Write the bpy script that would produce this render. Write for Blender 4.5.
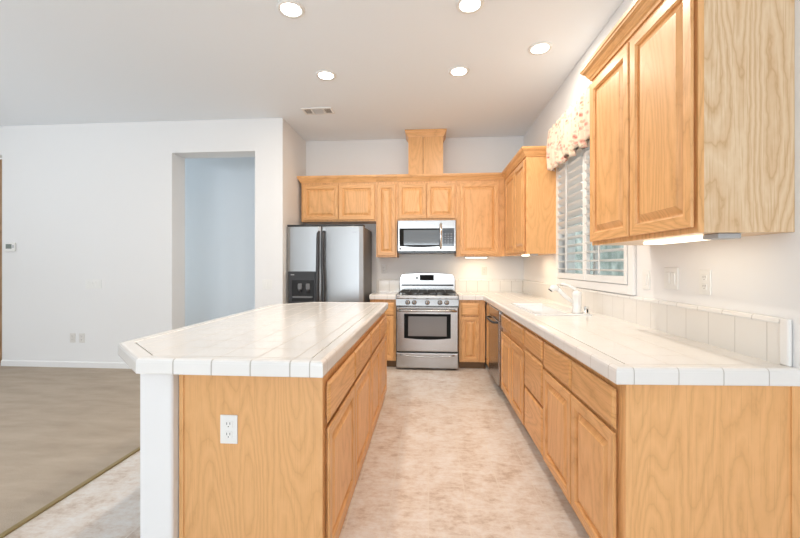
import bpy, bmesh, math, random
from mathutils import Vector, Matrix
random.seed(7)
SC = bpy.context.scene
COL = SC.collection
PI = math.pi
for o in list(bpy.data.objects): bpy.data.objects.remove(o)

# ------------------------------------------------------------------ camera
cam_d = bpy.data.cameras.new('camera'); cam = bpy.data.objects.new('camera', cam_d); COL.objects.link(cam)
cam.location = (0, 0, 1.279); cam.rotation_euler = (PI/2, 0, math.radians(4.25))
cam_d.sensor_width = 36; cam_d.lens = 382*36/800; cam_d.shift_y = -0.0045; cam_d.clip_start = 0.05
SC.camera = cam
# ------------------------------------------------------------------ world, exposure
SC.view_settings.view_transform = 'Standard'; SC.view_settings.look = 'None'
SC.view_settings.gamma = 1; SC.view_settings.use_curve_mapping = False
SC.view_settings.exposure = 0.57
W = bpy.data.worlds.new('daylight'); SC.world = W; W.use_nodes = True
bg = W.node_tree.nodes['Background']; bg.inputs[0].default_value = (0.93, 0.97, 1.0, 1); bg.inputs[1].default_value = 1.3
# ------------------------------------------------------------------ lights (added fill from rear and left, daylight in the hall, and the lamps)
def area(name, loc, rot, sx, sy, watts, color, spread=180, shape='RECTANGLE'):
    l = bpy.data.lights.new(name, 'AREA'); l.shape = shape; l.size = sx; l.size_y = sy
    l.energy = watts; l.color = color; l.spread = math.radians(spread)
    o = bpy.data.objects.new(name, l); COL.objects.link(o); o.location = loc; o.rotation_euler = rot
    return o
DAY_FILL = (0.81, 0.91, 1.0)
area('daylight_fill_rear', (-0.95, -6.43, 1.50), (PI/2+0.62, 0, 0), 4.3, 1.8, 155, DAY_FILL)  # unseen daylight fill added behind the camera, tilted up to brighten the ceiling
area('bounce_fill_left', (-6.38, 0.2, 1.5), (PI/2+1.32, 0, -PI/2), 3.2, 2.0, 54, DAY_FILL)  # added fill facing up, imitates bounce off a sunlit floor
area('daylight_hall', (-5.9, 4.95, 1.5), (PI/2, 0, -PI/2+0.35), 0.5, 2.0, 25, (0.72, 0.86, 0.95))
CANS = [(-0.946, 2.575), (-0.95, 3.492), (0.278, 3.51), (0.281, 2.616), (0.907, 3.188)]
for cx, cy in CANS:
    area('recessed_lamp_light', (cx, cy, 3.036), (0, 0, 0), 0.13, 0.13, 4.0 if cx > 0.5 else (7.0 if cy > 3 else 11.0), (1.0, 0.88, 0.74), shape='DISK')

# ------------------------------------------------------------------ materials
def newmat(name):
    m = bpy.data.materials.new(name); m.use_nodes = True
    return m, m.node_tree.nodes, m.node_tree.links, m.node_tree.nodes['Principled BSDF']
def plain(name, col, rough=0.5, metal=0.0, coat=0.0, spec=None, alpha=None):
    m, N, L, P = newmat(name)
    P.inputs['Base Color'].default_value = (*col, 1); P.inputs['Roughness'].default_value = rough
    P.inputs['Metallic'].default_value = metal; P.inputs['Coat Weight'].default_value = coat
    if spec is not None: P.inputs['Specular IOR Level'].default_value = spec
    return m
def M(N, L, op, a, b=None, c=None):
    n = N.new('ShaderNodeMath'); n.operation = op
    for i, v in enumerate((a, b, c)):
        if v is None: continue
        if isinstance(v, (int, float)): n.inputs[i].default_value = v
        else: L.new(v, n.inputs[i])
    return n.outputs[0]
def mixcol(N, L, fac, a, b):
    n = N.new('ShaderNodeMix'); n.data_type = 'RGBA'
    if isinstance(fac, (int, float)): n.inputs[0].default_value = fac
    else: L.new(fac, n.inputs[0])
    for i, v in ((6, a), (7, b)):
        if isinstance(v, tuple): n.inputs[i].default_value = (*v, 1)
        else: L.new(v, n.inputs[i])
    return n.outputs[2]
def noise(N, L, vec, scale, detail=2, rough=0.5):
    n = N.new('ShaderNodeTexNoise'); n.inputs['Scale'].default_value = scale; n.inputs['Detail'].default_value = detail
    n.inputs['Roughness'].default_value = rough
    if vec is not None: L.new(vec, n.inputs['Vector'])
    return n.outputs[0]
def ramp(N, L, fac, stops):
    n = N.new('ShaderNodeValToRGB'); L.new(fac, n.inputs[0])
    e = n.color_ramp.elements
    while len(e) < len(stops): e.new(0.5)
    for i, (p, c) in enumerate(stops):
        e[i].position = p; e[i].color = (*c, 1) if isinstance(c, tuple) else (c, c, c, 1)
    return n.outputs[0]
def coords(N, L, kind='Object'):
    t = N.new('ShaderNodeTexCoord'); s = N.new('ShaderNodeSeparateXYZ'); L.new(t.outputs[kind], s.inputs[0])
    return t.outputs[kind], s.outputs[0], s.outputs[1], s.outputs[2]
def comb(N, L, x, y, z):
    n = N.new('ShaderNodeCombineXYZ')
    for i, v in enumerate((x, y, z)):
        if isinstance(v, (int, float)): n.inputs[i].default_value = v
        else: L.new(v, n.inputs[i])
    return n.outputs[0]
def bump(N, L, P, h, strength, dist=0.002):
    n = N.new('ShaderNodeBump'); n.inputs['Strength'].default_value = strength; n.inputs['Distance'].default_value = dist
    L.new(h, n.inputs['Height']); L.new(n.outputs[0], P.inputs['Normal'])

OAK_L = (0.835, 0.462, 0.196); OAK_M = (0.720, 0.380, 0.145); OAK_D = (0.560, 0.270, 0.090)
def oak(name, grain='z', bands=9.0, figure=2.2, contrast=1.0, OAK_L=OAK_L, OAK_M=OAK_M, OAK_D=OAK_D):
    m, N, L, P = newmat(name)
    v, x, y, z = coords(N, L)
    oi = N.new('ShaderNodeObjectInfo'); r = oi.outputs['Random']
    h = M(N, L, 'ADD', x, y)
    if grain == 'z': a, l = h, z
    elif grain == 'h': a, l = z, h
    else: a, l = M(N, L, 'ADD', x, z), y
    ro = M(N, L, 'MULTIPLY', r, 37.0)
    vec = comb(N, L, M(N, L, 'MULTIPLY', a, figure*2.4), M(N, L, 'MULTIPLY', l, figure*0.36), ro)
    n1 = noise(N, L, vec, 1.0, 1.0, 0.35)
    w = noise(N, L, comb(N, L, M(N, L, 'MULTIPLY', a, 34.0), M(N, L, 'MULTIPLY', l, 16.0), ro), 1.0, 2.0)
    c = M(N, L, 'FRACT', M(N, L, 'ADD', M(N, L, 'MULTIPLY', n1, bands*2.2), M(N, L, 'MULTIPLY', w, 0.75)))
    k = contrast
    mixl = lambda A, B, t: tuple(A[i]*(1-t)+B[i]*t for i in range(3))
    base = ramp(N, L, c, [(0.0, mixl(OAK_L, OAK_D, 0.75*k)), (0.10, mixl(OAK_L, OAK_M, 0.9*k)), (0.55, OAK_L), (0.9, mixl(OAK_L, OAK_M, 0.8*k)), (1.0, mixl(OAK_L, OAK_D, 0.6*k))])
    p = noise(N, L, comb(N, L, M(N, L, 'MULTIPLY', a, 230.0), M(N, L, 'MULTIPLY', l, 6.0), ro), 1.0, 1.0)
    pf = ramp(N, L, p, [(0.53, 0.0), (0.70, 0.46*k)])
    col = mixcol(N, L, pf, base, OAK_D)
    t = N.new('ShaderNodeHueSaturation'); L.new(col, t.inputs['Color'])
    L.new(M(N, L, 'ADD', M(N, L, 'MULTIPLY', r, 0.12), 0.94), t.inputs['Value'])
    L.new(t.outputs[0], P.inputs['Base Color'])
    P.inputs['Roughness'].default_value = 0.38; P.inputs['Coat Weight'].default_value = 0.12; P.inputs['Coat Roughness'].default_value = 0.2
    bump(N, L, P, p, 0.12, 0.0006)
    return m
OAKV = oak('oak_vertical_grain'); OAKH = oak('oak_horizontal_grain', 'h')
OAKP = oak('oak_panel_figured', 'z', 8.0, 1.6, 0.85)
OAKE = oak('oak_end_panel', 'z', 8.0, 2.5, 0.62)
OAKB = oak('oak_side_glare', 'z', 10.0, 2.0, 1.1, (0.78, 0.59, 0.385), (0.70, 0.48, 0.28), (0.56, 0.33, 0.15))  # oak paled to carry the glare on the near cabinet's side
OAKX = oak('oak_run_grain', 'h', 7.0, 2.0); OAKY = OAKX
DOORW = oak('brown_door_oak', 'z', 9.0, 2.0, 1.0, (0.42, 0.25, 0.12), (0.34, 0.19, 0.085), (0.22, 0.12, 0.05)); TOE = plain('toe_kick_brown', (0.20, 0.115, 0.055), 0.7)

def wallmat(name, col):
    m, N, L, P = newmat(name)
    v, x, y, z = coords(N, L)
    P.inputs['Base Color'].default_value = (*col, 1); P.inputs['Roughness'].default_value = 0.85
    P.inputs['Specular IOR Level'].default_value = 0.25
    bump(N, L, P, noise(N, L, v, 90, 3), 0.10, 0.002)
    return m
WALL = wallmat('wall_paint', (0.83, 0.82, 0.81)); CEIL = wallmat('ceiling_paint', (0.895, 0.93, 0.965))
TRIMW = plain('white_trim_paint', (0.86, 0.85, 0.84), 0.35); HALLW = wallmat('hall_paint', (0.80, 0.82, 0.84))

GROUT = (0.50, 0.46, 0.415)
def tile(name, ax, ay, az, p=0.1545, o=(0, 0, 0), w=0.018, extra=(), col=(0.865, 0.845, 0.815), rough=0.12):
    """glazed square tile: grout across the axes asked for, never on faces that look along that axis"""
    m, N, L, P = newmat(name)
    t = N.new('ShaderNodeNewGeometry'); sp = N.new('ShaderNodeSeparateXYZ'); L.new(t.outputs['Position'], sp.inputs[0])
    sn = N.new('ShaderNodeSeparateXYZ'); L.new(t.outputs['True Normal'], sn.inputs[0])
    g = None
    for i, on in enumerate((ax, ay, az)):
        if not on: continue
        q = M(N, L, 'FRACT', M(N, L, 'DIVIDE', M(N, L, 'SUBTRACT', sp.outputs[i], o[i]-50*p), p))
        d = M(N, L, 'ABSOLUTE', M(N, L, 'SUBTRACT', q, 0.5))
        ss = N.new('ShaderNodeMapRange'); ss.interpolation_type = 'SMOOTHSTEP'; L.new(d, ss.inputs[0])
        ss.inputs[1].default_value = 0.5-w*1.3; ss.inputs[2].default_value = 0.5-w*0.6
        side = M(N, L, 'LESS_THAN', M(N, L, 'ABSOLUTE', sn.outputs[i]), 0.8)
        f = M(N, L, 'MULTIPLY', ss.outputs[0], side)
        g = f if g is None else M(N, L, 'MAXIMUM', g, f)
    for i, q in extra:
        f = M(N, L, 'LESS_THAN', M(N, L, 'ABSOLUTE', M(N, L, 'SUBTRACT', sp.outputs[i], q)), 0.0022)
        g = M(N, L, 'MAXIMUM', g, f)
    nz = noise(N, L, t.outputs['Position'], 3.0, 2)
    c0 = mixcol(N, L, ramp(N, L, nz, [(0.3, 0.0), (0.7, 1.0)]), col, tuple(c*0.955 for c in col))
    if g is None: L.new(c0, P.inputs['Base Color'])
    else:
        L.new(mixcol(N, L, g, c0, GROUT), P.inputs['Base Color'])
        L.new(M(N, L, 'ADD', rough, M(N, L, 'MULTIPLY', g, 0.6)), P.inputs['Roughness'])
        bump(N, L, P, M(N, L, 'SUBTRACT', 1.0, g), 0.5, 0.002)
    if g is None: P.inputs['Roughness'].default_value = rough
    return m
T_O = (-0.395-0.02, 1.41+0.062, 0.914)
TTOP = tile('counter_tile_top', 1, 1, 0, o=(-0.522, 1.472, 0), w=0.017)
TX = tile('counter_trim_tile_across', 1, 0, 0, o=(-0.522, 0, 0), extra=((0, -0.446),)); TY = tile('counter_trim_tile_along', 0, 1, 0, o=(0, 1.472, 0))
TN = tile('counter_trim_tile_plain', 0, 0, 0)
RTOP = tile('worktop_tile_top', 1, 1, 0, o=(0.726, 1.468, 0), w=0.013); RX = tile('worktop_trim_tile_across', 1, 0, 0, o=(0.726, 0, 0), w=0.011); RY = tile('worktop_trim_tile_along', 0, 1, 0, o=(0, 1.468, 0), w=0.011)
BSX = tile('backsplash_tile_across', 1, 0, 0, p=0.153, o=(0.37, 0, 0), col=(0.80, 0.765, 0.715)); BSY = tile('backsplash_tile_along', 0, 1, 0, p=0.153, o=(0, 1.557, 0), w=0.010, col=(0.80, 0.765, 0.715))
GROUTM = plain('grout', GROUT, 0.8)

def floormat():
    m, N, L, P = newmat('vinyl_tile_floor')
    v, x, y, z = coords(N, L)
    n1 = noise(N, L, v, 5.5, 6, 0.7); n2 = noise(N, L, comb(N, L, M(N, L, 'MULTIPLY', x, 1.0), M(N, L, 'MULTIPLY', y, 2.0), 3.0), 16.0, 6, 0.75)
    b = N.new('ShaderNodeTexBrick'); L.new(comb(N, L, y, x, 0.0), b.inputs[0])
    b.offset = 0.5; b.inputs['Scale'].default_value = 1.0; b.inputs['Mortar Size'].default_value = 0.006; b.inputs['Mortar Smooth'].default_value = 0.6
    b.inputs['Brick Width'].default_value = 0.405; b.inputs['Row Height'].default_value = 0.2025; b.inputs['Bias'].default_value = 0
    b.inputs['Color1'].default_value = (0.35, 0.35, 0.35, 1); b.inputs['Color2'].default_value = (0.65, 0.65, 0.65, 1)
    s = M(N, L, 'ADD', M(N, L, 'MULTIPLY', n1, 0.6), M(N, L, 'MULTIPLY', n2, 0.5))
    s = M(N, L, 'ADD', s, M(N, L, 'MULTIPLY', M(N, L, 'SUBTRACT', b.outputs[0], 0.5), 0.16))
    c = ramp(N, L, s, [(0.42, (0.55, 0.43, 0.345)), (0.51, (0.70, 0.60, 0.52)), (0.58, (0.765, 0.695, 0.635)), (0.67, (0.82, 0.785, 0.75))])
    c = mixcol(N, L, M(N, L, 'MULTIPLY', b.outputs[1], 0.6), c, (0.84, 0.785, 0.715))
    L.new(c, P.inputs['Base Color']); P.inputs['Roughness'].default_value = 0.36
    bump(N, L, P, M(N, L, 'SUBTRACT', 1.0, b.outputs[1]), 0.15, 0.001)
    return m
FLOOR = floormat()
def carpetmat():
    m, N, L, P = newmat('tan_carpet')
    v, x, y, z = coords(N, L)
    n1 = noise(N, L, v, 240, 2); n2 = noise(N, L, comb(N, L, x, M(N, L, 'MULTIPLY', y, 3.0), 0.0), 2.2, 4, 0.6)
    s = M(N, L, 'ADD', M(N, L, 'MULTIPLY', n1, 0.5), M(N, L, 'MULTIPLY', n2, 0.5))
    L.new(ramp(N, L, s, [(0.32, (0.39, 0.315, 0.245)), (0.68, (0.58, 0.495, 0.40))]), P.inputs['Base Color'])
    P.inputs['Roughness'].default_value = 0.95; P.inputs['Specular IOR Level'].default_value = 0.1
    bump(N, L, P, n1, 0.6, 0.006)
    return m
CARPET = carpetmat()
def steelmat(name, col, rough, axis='x'):
    m, N, L, P = newmat(name)
    v, x, y, z = coords(N, L)
    vec = comb(N, L, M(N, L, 'MULTIPLY', x, 4.0), M(N, L, 'MULTIPLY', y, 4.0), M(N, L, 'MULTIPLY', z, 500.0))
    n = noise(N, L, vec, 1.0, 2)
    P.inputs['Base Color'].default_value = (*col, 1); P.inputs['Metallic'].default_value = 1
    L.new(M(N, L, 'ADD', M(N, L, 'MULTIPLY', n, 0.12), rough-0.06), P.inputs['Roughness'])
    P.inputs['Anisotropic'].default_value = 0.4
    return m
STEEL = steelmat('brushed_stainless', (0.42, 0.405, 0.39), 0.22); FSTEEL = steelmat('fridge_stainless', (0.39, 0.392, 0.392), 0.40)
CHROME = plain('chrome', (0.78, 0.77, 0.75), 0.15, 1.0)
BLACK = plain('black_enamel', (0.015, 0.015, 0.016), 0.25); BLACKM = plain('black_oven_border', (0.008, 0.008, 0.008), 0.6, 0, 0, 0.15); IRON = plain('cast_iron', (0.03, 0.03, 0.032), 0.55)
BGLASS = plain('dark_oven_glass', (0.045, 0.042, 0.04), 0.08, 0, 0.5); MGLASS = plain('microwave_window_glass', (0.10, 0.115, 0.13), 0.06, 0, 0.6)
DGREY = plain('dark_grey_plastic', (0.032, 0.032, 0.035), 0.42); MGREY = plain('grey_fridge_side', (0.16, 0.16, 0.165), 0.5)
LGREY = plain('light_grey_plastic', (0.45, 0.46, 0.47), 0.45)
WPLAS = plain('white_plastic', (0.84, 0.83, 0.80), 0.3); SLOT = plain('slot_dark', (0.05, 0.045, 0.04), 0.6)
ALMOND = plain('off_white_plastic', (0.74, 0.71, 0.67), 0.35)
WCERAM = plain('white_ceramic', (0.88, 0.88, 0.87), 0.08, 0, 0.4); WFAUC = plain('white_faucet_enamel', (0.88, 0.87, 0.84), 0.15, 0, 0.4)
BRASS = plain('bronze_strip', (0.33, 0.25, 0.11), 0.45, 0.4)
SHUT = plain('shutter_white', (0.84, 0.84, 0.83), 0.35)
def emis(name, col, s):
    m, N, L, P = newmat(name)
    P.inputs['Base Color'].default_value = (*col, 1); P.inputs['Emission Color'].default_value = (*col, 1); P.inputs['Emission Strength'].default_value = s
    return m
LAMP = emis('lamp_glow', (1.0, 0.94, 0.85), 6.0); ULAMP = emis('under_cabinet_lens_glow', (1.0, 0.90, 0.72), 1.9)
def glassmat():
    m, N, L, P = newmat('window_glass')
    P.inputs['Base Color'].default_value = (0.95, 1, 0.98, 1); P.inputs['Roughness'].default_value = 0.0
    P.inputs['Transmission Weight'].default_value = 1.0; P.inputs['IOR'].default_value = 1.02
    return m
GLASS = glassmat()
def fabricmat():
    m, N, L, P = newmat('floral_valance_fabric')
    v, x, y, z = coords(N, L)
    n = noise(N, L, v, 14, 2)
    vec = comb(N, L, 0.0, M(N, L, 'ADD', y, M(N, L, 'MULTIPLY', n, 0.04)), M(N, L, 'ADD', z, M(N, L, 'MULTIPLY', n, 0.05)))
    vo = N.new('ShaderNodeTexVoronoi'); vo.inputs['Scale'].default_value = 22; L.new(vec, vo.inputs[0])
    v2 = N.new('ShaderNodeTexVoronoi'); v2.inputs['Scale'].default_value = 34; L.new(vec, v2.inputs[0])
    s2 = N.new('ShaderNodeSeparateColor'); L.new(v2.outputs['Color'], s2.inputs[0])
    cream = (0.74, 0.615, 0.49)
    leaf = M(N, L, 'MULTIPLY', M(N, L, 'LESS_THAN', v2.outputs['Distance'], 0.36), M(N, L, 'GREATER_THAN', s2.outputs[0], 0.42))
    c = mixcol(N, L, M(N, L, 'MULTIPLY', leaf, 0.6), cream, (0.42, 0.31, 0.20))
    ros = ramp(N, L, vo.outputs['Distance'], [(0.10, (0.45, 0.17, 0.13)), (0.26, (0.66, 0.38, 0.31)), (0.40, (0.74, 0.52, 0.42))])
    c = mixcol(N, L, M(N, L, 'LESS_THAN', vo.outputs['Distance'], 0.42), c, ros)
    L.new(c, P.inputs['Base Color']); P.inputs['Roughness'].default_value = 0.9; P.inputs['Specular IOR Level'].default_value = 0.1
    return m
FABRIC = fabricmat()

# ------------------------------------------------------------------ mesh helpers (all coordinates are world metres)
class MB:
    def __init__(s): s.v = []; s.f = []; s.m = []; s.sm = []
    def add(s, vs, fs, mi=0, smooth=False):
        b = len(s.v); s.v += [tuple(p) for p in vs]
        for k, f in enumerate(fs):
            s.f.append([b+i for i in f]); s.m.append(mi[k] if isinstance(mi, list) else mi); s.sm.append(smooth)
        return s
    def box(s, x0, x1, y0, y1, z0, z1, mi=0):
        vs = [(x, y, z) for z in (z0, z1) for y in (y0, y1) for x in (x0, x1)]
        return s.add(vs, [(0, 2, 3, 1), (4, 5, 7, 6), (0, 1, 5, 4), (2, 6, 7, 3), (0, 4, 6, 2), (1, 3, 7, 5)], mi)
    def bbox(s, x0, x1, y0, y1, z0, z1, r=0.004, mi=0, seg=2):
        bm = bmesh.new(); bmesh.ops.create_cube(bm, size=1)
        for q in bm.verts: q.co = Vector(((x0+x1)/2+q.co.x*(x1-x0), (y0+y1)/2+q.co.y*(y1-y0), (z0+z1)/2+q.co.z*(z1-z0)))
        r = min(r, 0.49*min(x1-x0, y1-y0, z1-z0))
        bmesh.ops.bevel(bm, geom=list(bm.edges), offset=r, segments=seg, profile=0.5, affect='EDGES')
        bm.verts.index_update()
        s.add([q.co for q in bm.verts], [[q.index for q in f.verts] for f in bm.faces], mi); bm.free()
        return s
    def tube(s, pts, r, n=10, mi=0, cap=True):
        pts = [Vector(p) for p in pts]; rs = r if isinstance(r, (list, tuple)) else [r]*len(pts)
        rings = []; up = None
        for i, p in enumerate(pts):
            d = (pts[min(i+1, len(pts)-1)]-pts[max(i-1, 0)]).normalized()
            if up is None: up = Vector((0, 0, 1)) if abs(d.z) < 0.9 else Vector((1, 0, 0))
            a = d.cross(up).normalized(); b = a.cross(d).normalized(); up = b
            rings.append([p+a*math.cos(2*PI*k/n)*rs[i]+b*math.sin(2*PI*k/n)*rs[i] for k in range(n)])
        vs = [q for g in rings for q in g]; fs = []
        for i in range(len(pts)-1):
            for k in range(n): fs.append((i*n+k, i*n+(k+1) % n, (i+1)*n+(k+1) % n, (i+1)*n+k))
        s.add(vs, fs, mi, True)
        if cap:
            b = len(s.v)-len(vs)
            s.f.append([b+k for k in range(n)][::-1]); s.m.append(mi); s.sm.append(False)
            s.f.append([b+(len(pts)-1)*n+k for k in range(n)]); s.m.append(mi); s.sm.append(False)
        return s
    def lathe(s, c, prof, n=24, axis='z', mi=0):
        """prof: (radius, height along axis)"""
        vs = []; c = Vector(c)
        for r, h in prof:
            for k in range(n):
                a = 2*PI*k/n; p, q = r*math.cos(a), r*math.sin(a)
                vs.append(c+Vector({'z': (p, q, h), 'y': (p, h, q), 'x': (h, p, q)}[axis]))
        fs = []
        for i in range(len(prof)-1):
            for k in range(n): fs.append((i*n+k, i*n+(k+1) % n, (i+1)*n+(k+1) % n, (i+1)*n+k))
        s.add(vs, fs, mi, True); b = len(s.v)-len(vs)
        s.f.append([b+k for k in range(n)][::-1]); s.m.append(mi); s.sm.append(False)
        s.f.append([b+(len(prof)-1)*n+k for k in range(n)]); s.m.append(mi); s.sm.append(False)
        return s
    def prism(s, poly, z0, z1, mi=0):
        n = len(poly); vs = [(x, y, z0) for x, y in poly]+[(x, y, z1) for x, y in poly]
        return s.add(vs, [list(range(n))[::-1], list(range(n, 2*n))]+[(i, (i+1) % n, n+(i+1) % n, n+i) for i in range(n)], mi)
    def sweep(s, path, prof, z0, closed=False, mats=None):
        """profile (out, up) run along a plan path with mitred corners; out = right-hand side of travel"""
        P = [Vector((p[0], p[1])) for p in path]; n = len(P); k = len(prof); vs = []
        for i in range(n):
            d1 = (P[i]-P[i-1]).normalized() if (closed or i > 0) else None
            d2 = (P[(i+1) % n]-P[i]).normalized() if (closed or i < n-1) else None
            d1 = d1 or d2; d2 = d2 or d1
            n1 = Vector((d1.y, -d1.x)); n2 = Vector((d2.y, -d2.x)); m = (n1+n2).normalized(); m /= max(0.3, m.dot(n1))
            for a, b in prof: vs.append((P[i].x+m.x*a, P[i].y+m.y*a, z0+b))
        fs = []; ms = []
        for i in range(n if closed else n-1):
            j = (i+1) % n
            for q in range(k):
                r = (q+1) % k; fs.append((i*k+q, j*k+q, j*k+r, i*k+r)); ms.append(mats[i] if mats else 0)
        if not closed:
            fs += [list(range(k)), [(n-1)*k+q for q in range(k)][::-1]]; ms += [ms[0], ms[-1]]
        return s.add(vs, fs, ms)
def wloc(o):
    p = Vector((0, 0, 0))
    while o: p += o.location; o = o.parent
    return p
def build(name, mb, mats, parent=None, at=None, bevel=0):
    off = wloc(parent) if parent else Vector(at or (0, 0, 0))
    me = bpy.data.meshes.new(name)
    me.from_pydata([tuple(Vector(p)-off) for p in mb.v], [], mb.f)
    for m in (mats if isinstance(mats, (list, tuple)) else [mats]): me.materials.append(m)
    for p, mi, sm in zip(me.polygons, mb.m, mb.sm): p.material_index = mi; p.use_smooth = sm
    bm = bmesh.new(); bm.from_mesh(me); bmesh.ops.recalc_face_normals(bm, faces=bm.faces); bm.to_mesh(me); bm.free()
    me.update()
    o = bpy.data.objects.new(name, me); COL.objects.link(o)
    if parent: o.parent = parent
    else: o.location = off
    if bevel:
        b = o.modifiers.new('bevel', 'BEVEL'); b.width = bevel; b.segments = 2; b.limit_method = 'ANGLE'
    return o
def thing(name, label, cat, loc=(0, 0, 0), group=None):
    o = bpy.data.objects.new(name, None); COL.objects.link(o); o.location = loc; o.empty_display_size = 0.05
    o['label'] = label; o['category'] = cat
    if group: o['group'] = group
    return o
def tag(o, label, cat, group=None):
    o['label'] = label; o['category'] = cat
    if group: o['group'] = group
    return o
def struct(name, mb, mats, parent=None, bevel=0):
    o = build(name, mb, mats, parent, bevel=bevel)
    if not parent: o['kind'] = 'structure'
    return o
def copy_tree(o, parent=None):
    c = o.copy(); COL.objects.link(c)
    if parent: c.parent = parent
    for ch in list(o.children): copy_tree(ch, c)
    return c
class Face:
    """local (u, v, w): u along the face, v up, w out of it"""
    def __init__(s, kind, plane): s.k = kind; s.p = plane
    def __call__(s, u, v, w):
        return {'-y': (u, s.p-w, v), '-x': (s.p-w, u, v), '+x': (s.p+w, u, v)}[s.k]
    def box(s, mb, u0, u1, v0, v1, w0, w1, mi=0, r=0):
        a = s(u0, v0, w0); b = s(u1, v1, w1)
        lo = [min(p, q) for p, q in zip(a, b)]; hi = [max(p, q) for p, q in zip(a, b)]
        return mb.bbox(lo[0], hi[0], lo[1], hi[1], lo[2], hi[2], r, mi) if r else mb.box(lo[0], hi[0], lo[1], hi[1], lo[2], hi[2], mi)
def rings(F, mb, u0, u1, v0, v1, prof, mside, mend, fill=None, back=True):
    """nested rectangles (inset, w): quads of stiles get mside, of rails mend"""
    vs = []
    for i, w in prof: vs += [F(u0+i, v0+i, w), F(u1-i, v0+i, w), F(u1-i, v1-i, w), F(u0+i, v1-i, w)]
    fs = []; ms = []
    for k in range(len(prof)-1):
        for q in range(4):
            fs.append((4*k+q, 4*k+(q+1) % 4, 4*k+4+(q+1) % 4, 4*k+4+q)); ms.append(mend if q in (0, 2) else mside)
    if fill is not None: fs.append([4*(len(prof)-1)+q for q in range(4)]); ms.append(fill)
    if back: fs.append([3, 2, 1, 0]); ms.append(mside)
    mb.add(vs, fs, ms)
def door(F, u0, u1, v0, v1, parent, label=None, frame=0.057):
    g = MB()
    rings(F, g, u0, u1, v0, v1, [(0.018, 0.0005), (0.017, 0.005), (0, 0.012), (0, 0.0175), (0.004, 0.0205), (0.007, 0.020), (frame-0.010, 0.020), (frame-0.006, 0.016), (frame-0.002, 0.014), (frame, 0.004)], 0, 1, fill=0)
    d = build('door', g, [OAKV, OAKH], parent)
    h = MB(); i = frame-0.0005
    rings(F, h, u0+i, u1-i, v0+i, v1-i, [(0, 0.0030), (0, 0.0048), (0.007, 0.0055), (0.032, 0.0165), (0.034, 0.0190)], 0, 0, fill=0)
    build('center_panel', h, OAKP, d)
    return d
def drawer(F, u0, u1, v0, v1, parent, name='drawer'):
    g = MB()
    rings(F, g, u0, u1, v0, v1, [(0.018, 0.0005), (0.017, 0.005), (0, 0.010), (0, 0.013), (0.005, 0.0145), (0.013, 0.0195), (0.017, 0.0205)], 0, 0, fill=0)
    return build(name, g, OAKH, parent)
CROWN = [(0, 0), (0.010, 0), (0.014, 0.012), (0.022, 0.020), (0.038, 0.046), (0.054, 0.058), (0.056, 0.066), (0.062, 0.070), (0.062, 0.088), (0, 0.088)]

# ================================================================== STRUCTURE
XW, YB, YL, ZC = 1.301, 5.346, 4.468, 3.05
struct('floor', MB().box(-2.0, 1.45, -6.6, 5.5, -0.1, 0.0), FLOOR)
cf = struct('floor_carpet', MB().box(-6.5, -2.0, -6.6, 7.3, -0.1, 0.004), CARPET)
struct('floor_hall', MB().box(-2.0, -1.745, 5.5, 7.3, -0.1, 0.0), CARPET)
struct('ceiling', MB().box(-6.6, 1.5, -6.6, 7.4, ZC, ZC+0.12), CEIL)
struct('wall_back', MB().box(-1.745, 1.45, YB, YB+0.15, 0, ZC), WALL)
# right wall around the sink window
WY0, WY1, WZ0, WZ1 = 2.56, 3.90, 1.152, 2.36
g = MB()
g.box(XW, XW+0.15, -6.6, WY0, 0, ZC).box(XW, XW+0.15, WY1, YB, 0, ZC).box(XW, XW+0.15, WY0, WY1, 0, WZ0).box(XW, XW+0.15, WY0, WY1, WZ1, ZC)
struct('wall_right', g, WALL)
# wall facing the camera on the left, with the drywall opening and the far-left doorway
OX0, OX1, OZ = -3.138, -2.087, 2.66
DX1 = -5.405
g = MB()
g.box(DX1, OX0, YL, YL+0.25, 0, ZC).box(OX0, OX1, YL, YL+0.25, OZ, ZC).box(OX1, -1.745, YL, YB+0.15, 0, ZC).box(-6.5, DX1, YL, YL+0.25, 2.68, ZC).box(-6.5, -6.3, YL, YL+0.25, 0, 2.68)
struct('wall_left', g, WALL)
struct('wall_hall', MB().box(-6.5, -1.745, 5.62, 5.77, 0, ZC).box(-6.5, -6.35, YL+0.25, 5.62, 0, ZC).box(-1.9, -1.745, YB+0.15, 5.62, 0, ZC), HALLW)
struct('wall_side', MB().box(-6.55, -6.4, -6.6, -1.1, 0, ZC).box(-6.55, -6.4, 2.3, YL+0.25, 0, ZC).box(-6.55, -6.4, -1.1, 2.3, 0, 0.4).box(-6.55, -6.4, -1.1, 2.3, 2.75, ZC), WALL)
struct('wall_rear', MB().box(-6.4, -4.6, -6.65, -6.5, 0, ZC).box(1.5, XW, -6.65, -6.5, 0, ZC).box(-4.6, -3.15, -6.65, -6.5, 0, ZC).box(-3.15, XW, -6.65, -6.5, 0, 0.6).box(-3.15, XW, -6.65, -6.5, 2.9, ZC), WALL)
bp = [(0, 0), (0.013, 0), (0.013, 0.062), (0.008, 0.070), (0, 0.075)]
g = MB().sweep([(DX1, YL), (OX0, YL)], bp, 0.004).sweep([(OX1, YL), (-1.745, YL)], bp, 0.004)
struct('baseboard_left', g, TRIMW)
# door at the very left
g = MB(); F = Face('-y', YL+0.14)
rings(F, g, -6.29, DX1-0.005, 0.012, 2.66, [(0, 0), (0, 0.035), (0.10, 0.035), (0.115, 0.025), (0.14, 0.025), (0.18, 0.033)], 0, 1, fill=0)
dr = struct('door_1', g, [DOORW, DOORW])
struct('trim_1', MB().box(-2.018, -1.990, -6.4, YL, -0.001, 0.012), BRASS, bevel=0.004)

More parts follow.
